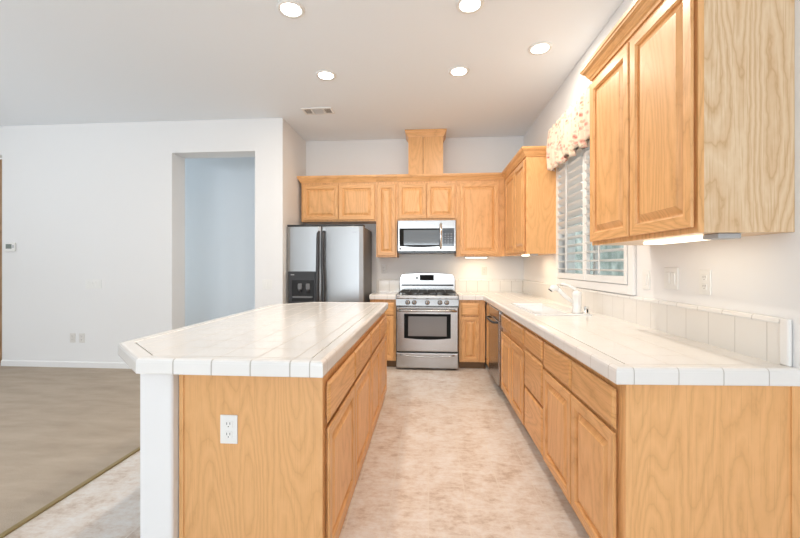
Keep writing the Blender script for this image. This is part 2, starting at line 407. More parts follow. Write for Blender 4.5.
# window over the sink
w = struct('window_1', MB().box(XW+0.04, XW+0.10, WY0, WY0+0.04, WZ0, WZ1).box(XW+0.04, XW+0.10, WY1-0.04, WY1, WZ0, WZ1).box(XW+0.04, XW+0.10, WY0+0.04, WY1-0.04, WZ0, WZ0+0.04).box(XW+0.04, XW+0.10, WY0+0.04, WY1-0.04, WZ1-0.04, WZ1).box(XW+0.05, XW+0.09, 3.21, 3.25, WZ0+0.04, WZ1-0.04), TRIMW)
build('glass_pane', MB().box(XW+0.066, XW+0.07, WY0+0.03, WY1-0.03, WZ0+0.03, WZ1-0.03), GLASS, w)
g = MB()
cw = 0.062; y0, y1, z0, z1 = WY0-cw, WY1+cw-0.003, WZ0-cw, WZ1+cw
g.box(XW-0.022, XW, y0, WY0, z0, z1).box(XW-0.022, XW, WY1, y1, z0, z1).box(XW-0.022, XW, WY0, WY1, z0, WZ0).box(XW-0.022, XW, WY0, WY1, WZ1, z1)
struct('trim_window', g, TRIMW, bevel=0.005)
g = MB().box(2.9, 2.96, -0.5, 8.5, 0, 2.7)
m_, N_, L_, P_ = newmat('garden_greenery')
v_, x_, y_, z_ = coords(N_, L_)
L_.new(ramp(N_, L_, noise(N_, L_, v_, 5.0, 4), [(0.35, (0.12, 0.155, 0.13)), (0.55, (0.27, 0.31, 0.28)), (0.68, (0.42, 0.46, 0.43))]), P_.inputs['Base Color'])
struct('wall_outside', g, m_)
struct('ground_outside', MB().box(1.46, 6, 0, 7, -0.15, -0.05), plain('garden_concrete', (0.22, 0.25, 0.22), 0.9))

# ================================================================== CABINETS
XF = 0.713       # front plane of the face frames on the right run (doors stand 20 mm proud)
CT = 0.856        # cabinet top under the tile
def base_cab(label, kind, plane, u0, u1, depth, units, toe=0.09, ends=(), toe_in=0.06, name='base_cabinet', group='oak base cabinets', shell=False, top=CT, stile=0.02):
    """units: list of (ua, ub, rows); rows: ('d'|'w', v0, v1)"""
    F = Face(kind, plane)
    root = thing(name, label, 'cabinet', F((u0+u1)/2, 0, -depth/2), group)
    g = MB()
    if shell:
        F.box(g, u0, u0+0.018, toe, top, -depth, -0.02); F.box(g, u1-0.018, u1, toe, top, -depth, -0.02)
        F.box(g, u0+0.018, u1-0.018, toe, toe+0.018, -depth, -0.02)
    else: F.box(g, u0, u1, toe, top, -depth, -0.02)
    build('carcass', g, OAKV, root)
    g = MB(); F.box(g, u0, u1, toe, top, -0.02, 0); build('face_frame', g, OAKV, root)
    if toe > 0.01:
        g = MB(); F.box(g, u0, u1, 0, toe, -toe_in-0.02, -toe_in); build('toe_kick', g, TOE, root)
    for ua, ub, rows in units:
        for t, v0, v1 in rows:
            if t == 'd': drawer(F, ua, ub, v0, v1, root)
            elif t == 'f': drawer(F, ua, ub, v0, v1, root, 'false_drawer_front')
            else: door(F, ua, ub, v0, v1, root, frame=min(0.057, (ub-ua)*0.24))
    return root, F
DW, DD = ('d', 0.664, 0.815), ('w', 0.105, 0.648)
# ---- right run, from the near end to the corner
c1, F = base_cab('oak base cabinet at the near end of the right-hand worktop with large bare end panel', '-x', XF, 1.462, 2.390, 0.600, [(1.490, 1.922, [DW, DD]), (1.932, 2.378, [DW, DD])])
g = MB().box(XF-0.0005, 1.2995, 1.444, 1.4615, 0, CT).box(1.272, 1.2995, 1.438, 1.444, 0, CT); g.box(XF-0.0005, XF+0.02, 1.440, 1.444, 0, CT)
build('end_panel', g, OAKE, c1)
base_cab('oak base cabinet of three stacked drawers between sink cabinet and near cabinet', '-x', XF, 2.392, 2.850, 0.600, [(2.404, 2.838, [('d', 0.690, 0.815), ('d', 0.412, 0.673), ('d', 0.105, 0.396)])])
base_cab('oak sink base cabinet beneath the white basin, next to the dishwasher', '-x', XF, 2.852, 3.738, 0.600, [(2.868, 3.288, [('f', 0.690, 0.815), DD]), (3.298, 3.722, [('f', 0.690, 0.815), DD])], shell=True)
base_cab('narrow oak corner cabinet between dishwasher and the corner of the worktop', '-x', XF, 4.350, 4.745, 0.600, [(4.372, 4.640, [DW, DD])])
# ---- back run
YF = 4.745
base_cab('oak base cabinet right of the stainless range with one drawer over one door', '-y', YF, 0.378, 0.694, 0.595, [(0.402, 0.622, [DW, DD])])
base_cab('oak base cabinet left of the range, between range and refrigerator', '-y', YF, -0.728, -0.404, 0.595, [(-0.705, -0.428, [DW, DD])])
# ---- island
IX = -0.420
i1, F = base_cab('near oak island cabinet whose plain end panel carries the outlet', '+x', IX, 1.512, 2.650, 0.58, [(1.524, 2.066, [('d', 0.640, 0.805), ('w', 0.075, 0.622)]), (2.078, 2.640, [('d', 0.640, 0.805), ('w', 0.075, 0.622)])], toe=0.0, group='oak island cabinets')
g = MB().box(-1.016, IX+0.0005, 1.496, 1.5115, 0, CT).box(IX-0.022, IX+0.0005, 1.490, 1.496, 0, CT).box(-1.016, -0.998, 1.490, 1.496, 0, CT)
build('end_panel', g, OAKE, i1)
base_cab('far oak island cabinet at the range end of the island', '+x', IX, 2.651, 3.672, 0.58, [(2.662, 3.132, [('d', 0.640, 0.805), ('w', 0.075, 0.622)]), (3.144, 3.660, [('d', 0.640, 0.805), ('w', 0.075, 0.622)])], toe=0.0, group='oak island cabinets')
struct('wall_island', MB().bbox(-1.160, -1.020, 1.452, 3.672, 0.0, CT, 0.012, seg=3), WALL)
# ---- uppers
UT = 2.455
def upper(label, kind, plane, u0, u1, depth, v0, doors, crown, group='oak wall cabinets', dtop=2.350, dbot=0.02):
    F = Face(kind, plane)
    root = thing('wall_cabinet', label, 'cabinet', F((u0+u1)/2, v0, -depth/2), group)
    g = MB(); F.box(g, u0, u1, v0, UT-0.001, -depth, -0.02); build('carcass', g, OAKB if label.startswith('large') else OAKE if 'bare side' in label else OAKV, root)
    g = MB(); F.box(g, u0, u1, v0, UT-0.001, -0.02, 0); build('face_frame', g, OAKV, root)
    for a, b in doors: door(F, a, b, v0+dbot, dtop, root, frame=min(0.057, (b-a)*0.25))
    if crown:
        build('crown', MB().sweep(crown, [(a*0.84, b) for a, b in CROWN], UT-0.075), OAKX, root)
    return root
YU = 5.020; XU, XV = 0.985, 0.975
upper('wide short oak cabinet above the refrigerator', '-y', YU, -1.700, -0.690, 0.325, 1.865, [(-1.676, -1.197), (-1.187, -0.708)], [(-1.700, YB-0.001), (-1.700, YU), (-0.690, YU)][::1])
upper('narrow tall oak cabinet between refrigerator cabinet and microwave', '-y', YU, -0.689, -0.412, 0.325, 1.388, [(-0.672, -0.430)], [(-0.689, YU), (-0.412, YU)])
upper('small two-door oak cabinet directly above the microwave', '-y', YU, -0.411, 0.362, 0.325, 1.872, [(-0.395, -0.030), (-0.020, 0.345)], [(-0.411, YU), (0.362, YU)])
upper('tall single-door oak cabinet right of the microwave with light under it', '-y', YU, 0.363, 0.983, 0.325, 1.398, [(0.410, 0.905)], [(0.363, YU), (XU, YU)])
upper('two-door oak cabinet on the right wall in the far corner, bare side towards window', '-x', XU, 3.945, 5.020, 0.315, 1.398, [(3.961, 4.410), (4.420, 4.900)], [(XU, YU), (XU, 3.945), (XW-0.001, 3.945)])
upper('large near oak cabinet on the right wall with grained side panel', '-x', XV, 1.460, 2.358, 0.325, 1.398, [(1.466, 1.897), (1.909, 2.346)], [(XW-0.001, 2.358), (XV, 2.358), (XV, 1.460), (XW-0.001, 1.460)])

# duct cover that rises from the cabinet tops to the ceiling
dc = thing('duct_cover', 'oak boxed duct cover rising above the microwave cabinet to the ceiling', 'duct cover', (-0.03, 5.18, UT))
build('box_panel', MB().box(-0.262, -0.072, YU-0.004, YB-0.001, UT+0.014, ZC-0.001).box(-0.067, 0.192, YU-0.004, YB-0.001, UT+0.014, ZC-0.001), OAKE, dc)
build('crown', MB().sweep([(-0.262, YB-0.001), (-0.262, YU-0.004), (0.192, YU-0.004), (0.192, YB-0.001)], [(a*0.72, b*0.95) for a, b in CROWN], ZC-0.0845), OAKX, dc)

# ================================================================== WORKTOPS
EDGE = [(-0.0590, 0.0), (0.0, 0.0), (0.002, 0.004), (0.002, 0.044), (0.0, 0.053), (-0.006, 0.0585), (-0.014, 0.0602), (-0.055, 0.0590), (-0.0590, 0.0560)]
T0, T1 = CT+0.001, 0.914
def worktop(name, label, slab_polys, trim_paths, mats, loc, base=()):
    root = thing(name, label, 'worktop', loc)
    g = MB()
    for p in slab_polys: g.prism(p, T0, T1)
    for p in base: g.prism(p, T0+0.0005, T1-0.0035, 1)
    build('tiled_top', g, [mats[0], GROUTM], root)
    g = MB()
    for path, closed, mi in trim_paths: g.sweep(path, EDGE, T0-0.0005, closed, mi)
    build('edge_trim', g, mats[1:], root)
    return root
# island: clipped corners on the seating side
def inset(poly, d):
    n = len(poly); out = []
    for i in range(n):
        p = Vector(poly[i]); a = (p-Vector(poly[i-1])).normalized(); b = (Vector(poly[(i+1) % n])-p).normalized()
        n1 = Vector((-a.y, a.x)); n2 = Vector((-b.y, b.x)); m = (n1+n2).normalized(); m /= m.dot(n1); out.append(tuple(p+m*d))
    return out
ISL = [(-1.137, 1.410), (-0.397, 1.410), (-0.397, 3.738), (-1.140, 3.738), (-1.450, 3.450), (-1.450, 1.690)]
worktop('island_worktop', 'white tiled island worktop with clipped corners on the carpet side', [inset(ISL, 0.0625)], [(ISL, True, [0, 1, 0, 2, 1, 2])], [TTOP, TX, TY, TN], (-0.9, 2.5, T0), [inset(ISL, 0.057)])
# right run, L-shaped, with the sink cut-out
XE, YN = 0.666, 1.408; SX0, SX1, SY0, SY1 = 0.795, 1.062, 2.875, 3.665
e = 0.0625; YCF = YB-0.635
slabs = [[(XE+e, YN+e+0.002), (XW-0.001, YN+e+0.029), (XW-0.001, SY0), (XE+e, SY0)], [(XE+e, SY0), (SX0, SY0), (SX0, SY1), (XE+e, SY1)], [(SX1, SY0), (XW-0.001, SY0), (XW-0.001, SY1), (SX1, SY1)],
         [(XE+e, SY1), (XW-0.001, SY1), (XW-0.001, YB-0.001), (XE+e, YB-0.001)], [(0.372, YCF+e), (XE+e, YCF+e), (XE+e, YB-0.001), (0.372, YB-0.001)]]
rw = worktop('kitchen_worktop', 'long L-shaped white tiled worktop along the right wall with the sink set in it', slabs, [([(0.372, YCF), (XE, YCF), (XE, YN), (XW-0.001, YN+0.027)][::1], False, [0, 1, 0])], [RTOP, RX, RY, TN], (1.0, 3.0, T0), [[(XE+0.057, YN+0.062), (XE+0.0630, YN+0.062), (XE+0.0630, YCF+0.0), (XE+0.057, YCF+0.0)], [(XE+0.0632, YN+0.068), (XW-0.002, YN+0.085), (XW-0.002, YN+0.0895), (XE+0.0632, YN+0.0895)]])
BSZ = 1.086
capp = [(0, 0), (0.014, 0), (0.016, 0.006), (0.013, 0.018), (0.006, 0.022), (0, 0.022)]
bs = build('backsplash', MB().box(0.372, XW-0.014, YB-0.013, YB-0.001, T1, BSZ-0.022, 0).box(XW-0.013, XW-0.001, 1.504, YB-0.0135, T1, BSZ-0.022, 1), [BSX, BSY], rw)
build('cap_tile', MB().sweep([(0.372, YB-0.001), (XW-0.001, YB-0.001), (XW-0.001, 1.504)], capp, BSZ-0.0215, False, [0, 1]), [RX, RY], bs)
build('end_tile', MB().bbox(XW-0.017, XW-0.001, 1.466, 1.503, T1+0.001, BSZ, 0.006), TN, bs)
sw = worktop('side_worktop', 'short white tiled worktop between refrigerator and range', [[(-0.732+e*0, YCF+e), (-0.402, YCF+e), (-0.402, YB-0.001), (-0.732, YB-0.001)]], [([(-0.732, YCF), (-0.402, YCF)], False, [0])], [RTOP, RX, RY, TN], (-0.56, 5.0, T0))
bs = build('backsplash', MB().box(-0.732, -0.402, YB-0.013, YB-0.001, T1, BSZ-0.022), BSX, sw)
build('cap_tile', MB().sweep([(-0.732, YB-0.001), (-0.402, YB-0.001)], capp, BSZ-0.0215), RX, bs)

# sink
sk = thing('kitchen_sink', 'white ceramic sink set into the worktop below the window', 'sink', (0.94, 3.27, T1))
g = MB(); r0 = [(SX0-0.018, SY0-0.018), (SX1+0.100, SY0-0.018), (SX1+0.100, SY1+0.018), (SX0-0.018, SY1+0.018)]
def loop(x0, x1, y0, y1, z): return [(x0, y0, z), (x1, y0, z), (x1, y1, z), (x0, y1, z)]
L5 = [loop(SX0-0.018, SX1+0.122, SY0-0.018, SY1+0.018, T1+0.001), loop(SX0-0.016, SX1+0.120, SY0-0.016, SY1+0.016, T1+0.009), loop(SX0-0.004, SX1+0.004, SY0-0.004, SY1+0.004, T1+0.009), loop(SX0+0.008, SX1-0.008, SY0+0.008, SY1-0.008, T1-0.004),
      loop(SX0+0.022, SX1-0.022, SY0+0.022, SY1-0.022, T1-0.17), loop(SX0+0.05, SX1-0.05, SY0+0.05, SY1-0.05, T1-0.185)]
vs = [p for l in L5 for p in l]; fs = [(4*k+q, 4*k+(q+1) % 4, 4*k+4+(q+1) % 4, 4*k+4+q) for k in range(5) for q in range(4)]+[(20, 21, 22, 23)]
g.add(vs, fs); build('basin', g, WCERAM, sk)
build('drain', MB().lathe((0.935, 3.27, T1-0.184), [(0.045, 0), (0.045, 0.003), (0.03, 0.004), (0.028, 0.001)], 20), CHROME, sk)
# faucet
fx, fy = 1.112, 2.960
TD = T1; T1 = T1+0.0092
fa = thing('kitchen_faucet', 'white single-lever pull-out faucet beside the sink', 'faucet', (fx, fy, T1))
build('body', MB().lathe((fx, fy, T1+0.0005), [(0.038, 0), (0.038, 0.006), (0.033, 0.012), (0.032, 0.125), (0.034, 0.128), (0.034, 0.150), (0.026, 0.162), (0.008, 0.166)], 24), WFAUC, fa)
build('spout', MB().tube([(fx-0.01, fy, T1+0.070), (fx-0.06, fy+0.01, T1+0.105), (fx-0.105, fy+0.02, T1+0.150), (fx-0.130, fy+0.025, T1+0.173)], [0.015, 0.015, 0.016, 0.020], 14), WFAUC, fa)
sh = build('spray_head', MB().tube([(fx-0.128, fy+0.025, T1+0.172), (fx-0.150, fy+0.028, T1+0.186), (fx-0.168, fy+0.030, T1+0.184), (fx-0.182, fy+0.032, T1+0.168)], [0.020, 0.023, 0.023, 0.021], 14), WFAUC, fa)
build('nozzle', MB().tube([(fx-0.1815, fy+0.032, T1+0.1685), (fx-0.186, fy+0.033, T1+0.162)], [0.017, 0.016], 14), DGREY, sh)
build('lever', MB().tube([(fx, fy, T1+0.155), (fx-0.012, fy+0.004, T1+0.180), (fx-0.055, fy+0.012, T1+0.205), (fx-0.100, fy+0.018, T1+0.215), (fx-0.115, fy+0.02, T1+0.213)], [0.016, 0.014, 0.010, 0.009, 0.007], 12), WFAUC, fa)
ag = thing('air_gap', 'small chrome air gap cap on the sink ledge beside the faucet', 'air gap', (1.160, 2.905, T1))
build('cap', MB().lathe((1.160, 2.905, T1+0.0005), [(0.024, 0), (0.024, 0.004), (0.019, 0.006), (0.019, 0.048), (0.016, 0.054), (0.005, 0.056)], 20), CHROME, ag)
build('vent_slot', MB().bbox(1.155, 1.165, 2.8845, 2.890, T1+0.012, T1+0.036, 0.002), DGREY, ag)

T1 = TD
# ================================================================== APPLIANCES
# ---- range
RX0, RX1, RYF = -0.396, 0.366, 4.665
rg = thing('gas_range', 'stainless gas range with black grates beneath the microwave', 'range', ((RX0+RX1)/2, 5.0, 0))
build('range_body', MB().box(RX0+0.004, RX1-0.004, RYF+0.035, 5.335, 0.03, 0.868), BLACK, rg)
for lx in (RX0+0.04, RX1-0.04):
    for ly in (RYF+0.1, 5.28): build('foot', MB().lathe((lx, ly, 0), [(0.02, 0), (0.02, 0.012), (0.012, 0.014), (0.012, 0.0305)], 12), BLACK, rg)
F = Face('-y', RYF+0.035)
ct = build('cooktop', MB().bbox(RX0, RX1, RYF+0.006, 5.262, 0.868, 0.914, 0.008), STEEL, rg)
# sloped control panel
g = MB(); pr = [(RYF+0.034, 0.782), (RYF+0.004, 0.782), (RYF-0.004, 0.790), (RYF+0.010, 0.866), (RYF+0.034, 0.866)]
vs = [(x, y, z) for x in (RX0, RX1) for y, z in pr]; n = len(pr)
g.add(vs, [list(range(n)), list(range(n, 2*n))[::-1]]+[(i, n+i, n+(i+1) % n, (i+1) % n) for i in range(n)])
cp = build('control_panel', g, STEEL, rg)
for kx in (-0.253, -0.172, -0.013, 0.140, 0.222):
    k = build('knob', MB().lathe((kx, RYF+0.004, 0.826), [(0.029, 0.0), (0.029, -0.006), (0.024, -0.008), (0.022, -0.028), (0.018, -0.031), (0.004, -0.031)], 20, 'y'), STEEL, rg)
    build('grip', MB().bbox(kx-0.004, kx+0.004, RYF-0.036, RYF-0.0265, 0.806, 0.846, 0.002), DGREY, k)
od = MB(); rings(F, od, RX0+0.002, RX1-0.002, 0.225, 0.772, [(0, 0.001), (0, 0.028), (0.006, 0.034), (0.012, 0.036)], 0, 0, fill=0)
od = build('oven_door', od, STEEL, rg)
g = MB(); wx0, wx1, wz0, wz1 = RX0+0.100, RX1-0.095, 0.392, 0.688
nn = 12; top = [(wx0+(wx1-wx0)*i/nn, wz1) for i in range(nn+1)]; bot = [(wx1-(wx1-wx0)*i/nn, wz0-0.018*math.sin(PI*i/nn)) for i in range(nn+1)]
poly = top+bot; n = len(poly); vs = [(x, RYF-0.0035, z) for x, z in poly]+[(x, RYF-0.0005, z) for x, z in poly]
g.add(vs, [list(range(n)), list(range(n, 2*n))[::-1]]+[(i, (i+1) % n, n+(i+1) % n, n+i) for i in range(n)])
ow = build('oven_window', g, BLACKM, od)
for i, z in enumerate((0.44, 0.50, 0.56, 0.62)): pass
build('inner_glass', MB().box(wx0+0.050, wx1-0.050, RYF-0.0065, RYF-0.0042, wz0+0.025, wz1-0.030), plain('oven_inner_glass', (0.16, 0.14, 0.13), 0.12, 0.0, 0.4), od)
build('handle', MB().tube([(RX0+0.03, RYF-0.002, 0.722), (RX0+0.045, RYF-0.045, 0.729), (RX0+0.12, RYF-0.060, 0.732), (0, RYF-0.064, 0.734), (RX1-0.12, RYF-0.060, 0.732), (RX1-0.045, RYF-0.045, 0.729), (RX1-0.03, RYF-0.002, 0.722)], [0.013, 0.015, 0.016, 0.016, 0.016, 0.015, 0.013], 12), STEEL, od)
dw = MB(); rings(F, dw, RX0+0.002, RX1-0.002, 0.024, 0.208, [(0, 0.001), (0, 0.030), (0.006, 0.036), (0.01, 0.037)], 0, 0, fill=0)
dw = build('storage_drawer', dw, STEEL, rg)
g = MB()
pts = [(RX0+0.05+(RX1-RX0-0.1)*i/14, 0.185-0.022*math.sin(PI*i/14)) for i in range(15)]
g.tube([(x, RYF-0.004, z) for x, z in pts], 0.009, 8); build('handle', g, STEEL, dw)
bgd = thing_bg = MB()
nn = 14; poly = [(RX0+0.03+(RX1-RX0-0.06)*i/nn, 1.158+0.018*math.sin(PI*i/nn)) for i in range(nn+1)]+[(RX1-0.002, 1.10), (RX1-0.002, 0.9145), (RX0+0.002, 0.9145), (RX0+0.002, 1.10)]
n = len(poly); vs = [(x, 5.268, z) for x, z in poly]+[(x, 5.332, z) for x, z in poly]
bgd.add(vs, [list(range(n)), list(range(n, 2*n))[::-1]]+[(i, (i+1) % n, n+(i+1) % n, n+i) for i in range(n)])
bgd = build('backguard', bgd, STEEL, rg, bevel=0.005)
build('vent_gap', MB().box(RX0+0.025, RX1-0.025, 5.2645, 5.2675, 0.996, 1.018), BLACK, bgd)
build('display', MB().bbox(-0.118, 0.075, 5.2625, 5.2678, 1.072, 1.150, 0.002), BLACKM, bgd)
for bx in (-0.165, -0.150): build('button', MB().bbox(bx-0.006, bx+0.006, 5.2635, 5.2678, 1.090, 1.125, 0.002), DGREY, bgd)
build('round_badge', MB().lathe((-0.02, 5.2676, 1.050), [(0.008, 0), (0.008, -0.002), (0.003, -0.003)], 14, 'y'), DGREY, bgd)
for cx in (-0.245, -0.015, 0.215):
    g = MB(); hw = 0.112; z = 0.948; ya, yb = 4.735, 5.235
    for q in (cx-hw, cx+hw): g.bbox(q-0.006, q+0.006, ya, yb, z-0.012, z, 0.003)
    for yy in (ya, (ya+yb)/2, yb-0.012): g.bbox(cx-hw, cx+hw, yy, yy+0.012, z-0.012, z, 0.003)
    for yy in (ya+0.125, yb-0.137): g.bbox(cx-hw, cx+hw, yy, yy+0.012, z-0.010, z+0.002, 0.003)
    g.bbox(cx-0.006, cx+0.006, ya, yb, z-0.010, z+0.002, 0.003)
    for q in (cx-hw, cx+hw):
        for yy in (ya, yb-0.012): g.box(q-0.006, q+0.006, yy, yy+0.012, 0.9145, z-0.01)
    build('grate', g, IRON, rg)
for cx in (-0.245, 0.215):
    for yy in (4.865, 5.105): build('burner', MB().lathe((cx, yy, 0.9145), [(0.05, 0), (0.05, 0.006), (0.036, 0.008), (0.036, 0.018), (0.01, 0.02)], 18), IRON, rg)
build('burner', MB().lathe((-0.015, 4.985, 0.9145), [(0.055, 0), (0.055, 0.006), (0.04, 0.008), (0.04, 0.018), (0.01, 0.02)], 18), IRON, rg)

# ---- microwave
MX0, MX1, MYF, MZ0, MZ1 = -0.396, 0.352, 4.940, 1.440, 1.862
mw = thing('microwave', 'stainless over-the-range microwave mounted under the small oak cabinet', 'microwave', ((MX0+MX1)/2, 5.14, MZ0))
build('case', MB().box(MX0, MX1, MYF+0.03, YB-0.002, MZ0, MZ1), DGREY, mw)
F = Face('-y', MYF+0.03)
g = MB(); rings(F, g, MX0, MX1-0.002, MZ0+0.022, MZ1, [(0, 0.001), (0, 0.026), (0.004, 0.030)], 0, 0, fill=0); md = build('door', g, STEEL, mw)
g = MB(); nn = 14; a0, a1 = MX0+0.022, 0.178
poly = [(a0, MZ1-0.105)]+[(a0+(a1-a0)*i/nn, MZ1-0.105) for i in range(1, nn+1)]+[(a1-(a1-a0)*i/nn, MZ0+0.088-0.014*math.sin(PI*i/nn)) for i in range(nn+1)]
n = len(poly); vs = [(x, MYF-0.0035, z) for x, z in poly]+[(x, MYF-0.0003, z) for x, z in poly]
g.add(vs, [list(range(n)), list(range(n, 2*n))[::-1]]+[(i, (i+1) % n, n+(i+1) % n, n+i) for i in range(n)])
build('window', g, BLACKM, md)
build('window_glass', MB().box(a0+0.055, a1-0.03, MYF-0.006, MYF-0.0037, MZ0+0.102, MZ1-0.125), MGLASS, md)
build('control_panel', MB().bbox(0.182, MX1-0.020, MYF-0.0045, MYF-0.0003, MZ0+0.084, MZ1-0.105, 0.002), plain('microwave_key_panel', (0.035, 0.04, 0.05), 0.12, 0, 0.5), mw)
g = MB()
for r in range(5):
    for c in range(3): g.bbox(0.205+c*0.038, 0.229+c*0.038, MYF-0.0065, MYF-0.0046, MZ0+0.115+r*0.030, MZ0+0.130+r*0.030, 0.001)
build('keypad', g, plain('keypad_grey', (0.16, 0.18, 0.21), 0.4), mw)
build('handle', MB().tube([(0.158, MYF-0.002, MZ0+0.06), (0.158, MYF-0.030, MZ0+0.075), (0.158, MYF-0.042, MZ0+0.20), (0.158, MYF-0.042, MZ1-0.18), (0.158, MYF-0.030, MZ1-0.065), (0.158, MYF-0.002, MZ1-0.05)], 0.016, 12), CHROME, md)
build('vent_grille', MB().box(MX0+0.004, MX1-0.004, MYF+0.008, MYF+0.0295, MZ0, MZ0+0.020), BLACK, mw)
build('round_badge', MB().lathe((MX0+0.030, MYF-0.0003, MZ0+0.055), [(0.014, 0), (0.014, -0.002), (0.004, -0.003)], 16, 'y'), DGREY, md)

# ---- refrigerator
GX0, GX1, GYF, GZ = -1.733, -0.784, 4.560, 1.766
fr = thing('refrigerator', 'stainless side-by-side refrigerator with black ice dispenser', 'refrigerator', ((GX0+GX1)/2, 4.95, 0))
build('case', MB().bbox(GX0+0.010, GX1-0.004, GYF+0.075, 5.280, 0.02, GZ-0.015, 0.006), MGREY, fr)
build('top_hinge_cover', MB().bbox(GX0+0.004, GX1-0.004, GYF+0.01, GYF+0.16, GZ-0.012, GZ+0.012, 0.008), DGREY, fr)
build('kick_grille', MB().box(GX0+0.02, GX1-0.02, GYF+0.05, GYF+0.08, 0.0, 0.095), DGREY, fr)
GS = -1.298
def bowed(x0, x1, z0, z1, yb, bow=0.012, n=10, thick=0.06):
    g = MB(); vs = []
    pts = [(x0, yb+thick)]+[(x0+(x1-x0)*i/n, yb-bow*math.sin(PI*(0.06+0.88*i/n))+ (0.012 if i in (0, n) else 0)) for i in range(n+1)]+[(x1, yb+thick)]
    g.prism(pts, z0, z1); return g
fd = build('freezer_door', bowed(GX0, GS-0.006, 0.11, GZ-0.013, GYF+0.01), FSTEEL, fr, bevel=0.004)
rd = build('fridge_door', bowed(GS+0.006, GX1, 0.11, GZ-0.013, GYF+0.01), FSTEEL, fr, bevel=0.004)
for door_o, hx in ((fd, GS-0.030), (rd, GS+0.030)):
    zz = [0.62, 0.66, 0.80, 1.00, 1.15, 1.30, 1.60, 1.665, 1.69]; yo = [0, -0.045, -0.060, -0.062, -0.062, -0.060, -0.050, -0.040, 0]
    dx = [0, 0, 0.012, 0.018, 0.012, 0, 0, 0, 0]; s = 1 if hx > GS else -0.3
    build('handle', MB().tube([(hx+s*d, GYF+0.006+y, z) for z, y, d in zip(zz, yo, dx)], [0.016, 0.020, 0.021, 0.022, 0.022, 0.021, 0.020, 0.018, 0.014], 12), DGREY, door_o)
dp = build('dispenser', MB().bbox(GX0+0.024, GS-0.048, GYF-0.018, GYF+0.012, 0.80, 1.205, 0.010), DGREY, fd)
build('recess', MB().box(GX0+0.075, GS-0.085, GYF-0.0195, GYF-0.0178, 0.84, 1.100), BLACK, dp)
for px in (-1.555, -1.455): build('paddle', MB().bbox(px-0.026, px+0.026, GYF-0.040, GYF-0.0196, 0.985, 1.060, 0.012), MGREY, dp)
for px in (-1.555, -1.455): build('spigot', MB().lathe((px, GYF-0.030, 0.955), [(0.016, 0), (0.020, 0.03), (0.012, 0.034)], 12), DGREY, dp)
build('tray', MB().bbox(GX0+0.09, GS-0.10, GYF-0.045, GYF-0.0196, 0.885, 0.905, 0.004), MGREY, dp)
build('badge', MB().bbox(GX0+0.060, GX0+0.105, GYF-0.0200, GYF-0.0178, 1.160, 1.170, 0.001), LGREY, dp)
build('badge', MB().bbox(GX1-0.135, GX1-0.075, GYF-0.004, GYF+0.003, 1.680, 1.692, 0.001), plain('badge_steel', (0.35, 0.35, 0.36), 0.3, 1.0), rd)

# ---- dishwasher
dwr = thing('dishwasher', 'stainless dishwasher between sink cabinet and corner cabinet', 'dishwasher', (0.99, 4.044, 0))
build('tub', MB().box(0.722, 1.29, 3.742, 4.346, 0.10, 0.845), DGREY, dwr)
F = Face('-x', 0.700)
g = MB(); rings(F, g, 3.746, 4.342, 0.115, 0.735, [(0, -0.021), (0, 0.022), (0.006, 0.027)], 0, 0, fill=0)
dd = build('door', g, STEEL, dwr)
g = MB(); rings(F, g, 3.746, 4.342, 0.739, 0.843, [(0, -0.021), (0, 0.020), (0.006, 0.026)], 0, 0, fill=0)
cp = build('control_panel', g, STEEL, dwr)
build('handle', MB().tube([(0.682, 3.82, 0.715), (0.640, 3.84, 0.715), (0.632, 3.92, 0.715), (0.632, 4.16, 0.715), (0.640, 4.25, 0.715), (0.682, 4.27, 0.715)], 0.012, 10), DGREY, dd)
build('toe_kick', MB().box(0.755, 0.775, 3.742, 4.346, 0.0, 0.105), BLACK, dwr)

# ================================================================== WINDOW DRESSING
def shutter(label, ya, yb):
    x0, x1 = XW-0.028, XW+0.004; za, zb = WZ0+0.004, WZ1-0.004
    root = thing('plantation_shutter', label, 'shutter', (XW, (ya+yb)/2, za), 'plantation shutters over the sink')
    g = MB(); st = 0.038
    g.box(x0, x1, ya, ya+st, za, zb).box(x0, x1, yb-st, yb, za, zb).box(x0, x1, ya+st, yb-st, za, za+0.052).box(x0, x1, ya+st, yb-st, zb-0.085, zb)
    build('shutter_frame', g, SHUT, root, bevel=0.003)
    g = MB(); n = 15; z = za+0.052; p = (zb-za-0.137)/n; cx = (x0+x1)/2
    for i in range(n):
        zc = z+p*(i+0.5); ang = math.radians(10 if i < 5 else 33); hw = 0.040; c, s = math.cos(ang), math.sin(ang)
        prof = [(-hw, 0), (-hw*0.5, 0.0048), (hw*0.5, 0.0048), (hw, 0), (hw*0.5, -0.0048), (-hw*0.5, -0.0048)]
        pr = [(cx+a*c-b*s, zc-(a*s+b*c)) for a, b in prof]
        vs = [(x, y, zz) for y in (ya+st+0.001, yb-st-0.001) for x, zz in pr]
        g.add(vs, [list(range(6)), list(range(6, 12))[::-1]]+[(k, (k+1) % 6, 6+(k+1) % 6, 6+k) for k in range(6)])
    build('louvers', g, SHUT, root)
    ym = (ya+yb)/2
    build('tilt_rod', MB().bbox(x0-0.032, x0-0.022, ym-0.006, ym+0.006, za+0.065, zb-0.11, 0.002), SHUT, root)
    return root
shutter('white louvered shutter panel on the sink window nearest the far corner cabinet', 3.232, 3.896)
shutter('white louvered shutter panel on the sink window partly behind the near cabinet', 2.564, 3.228)
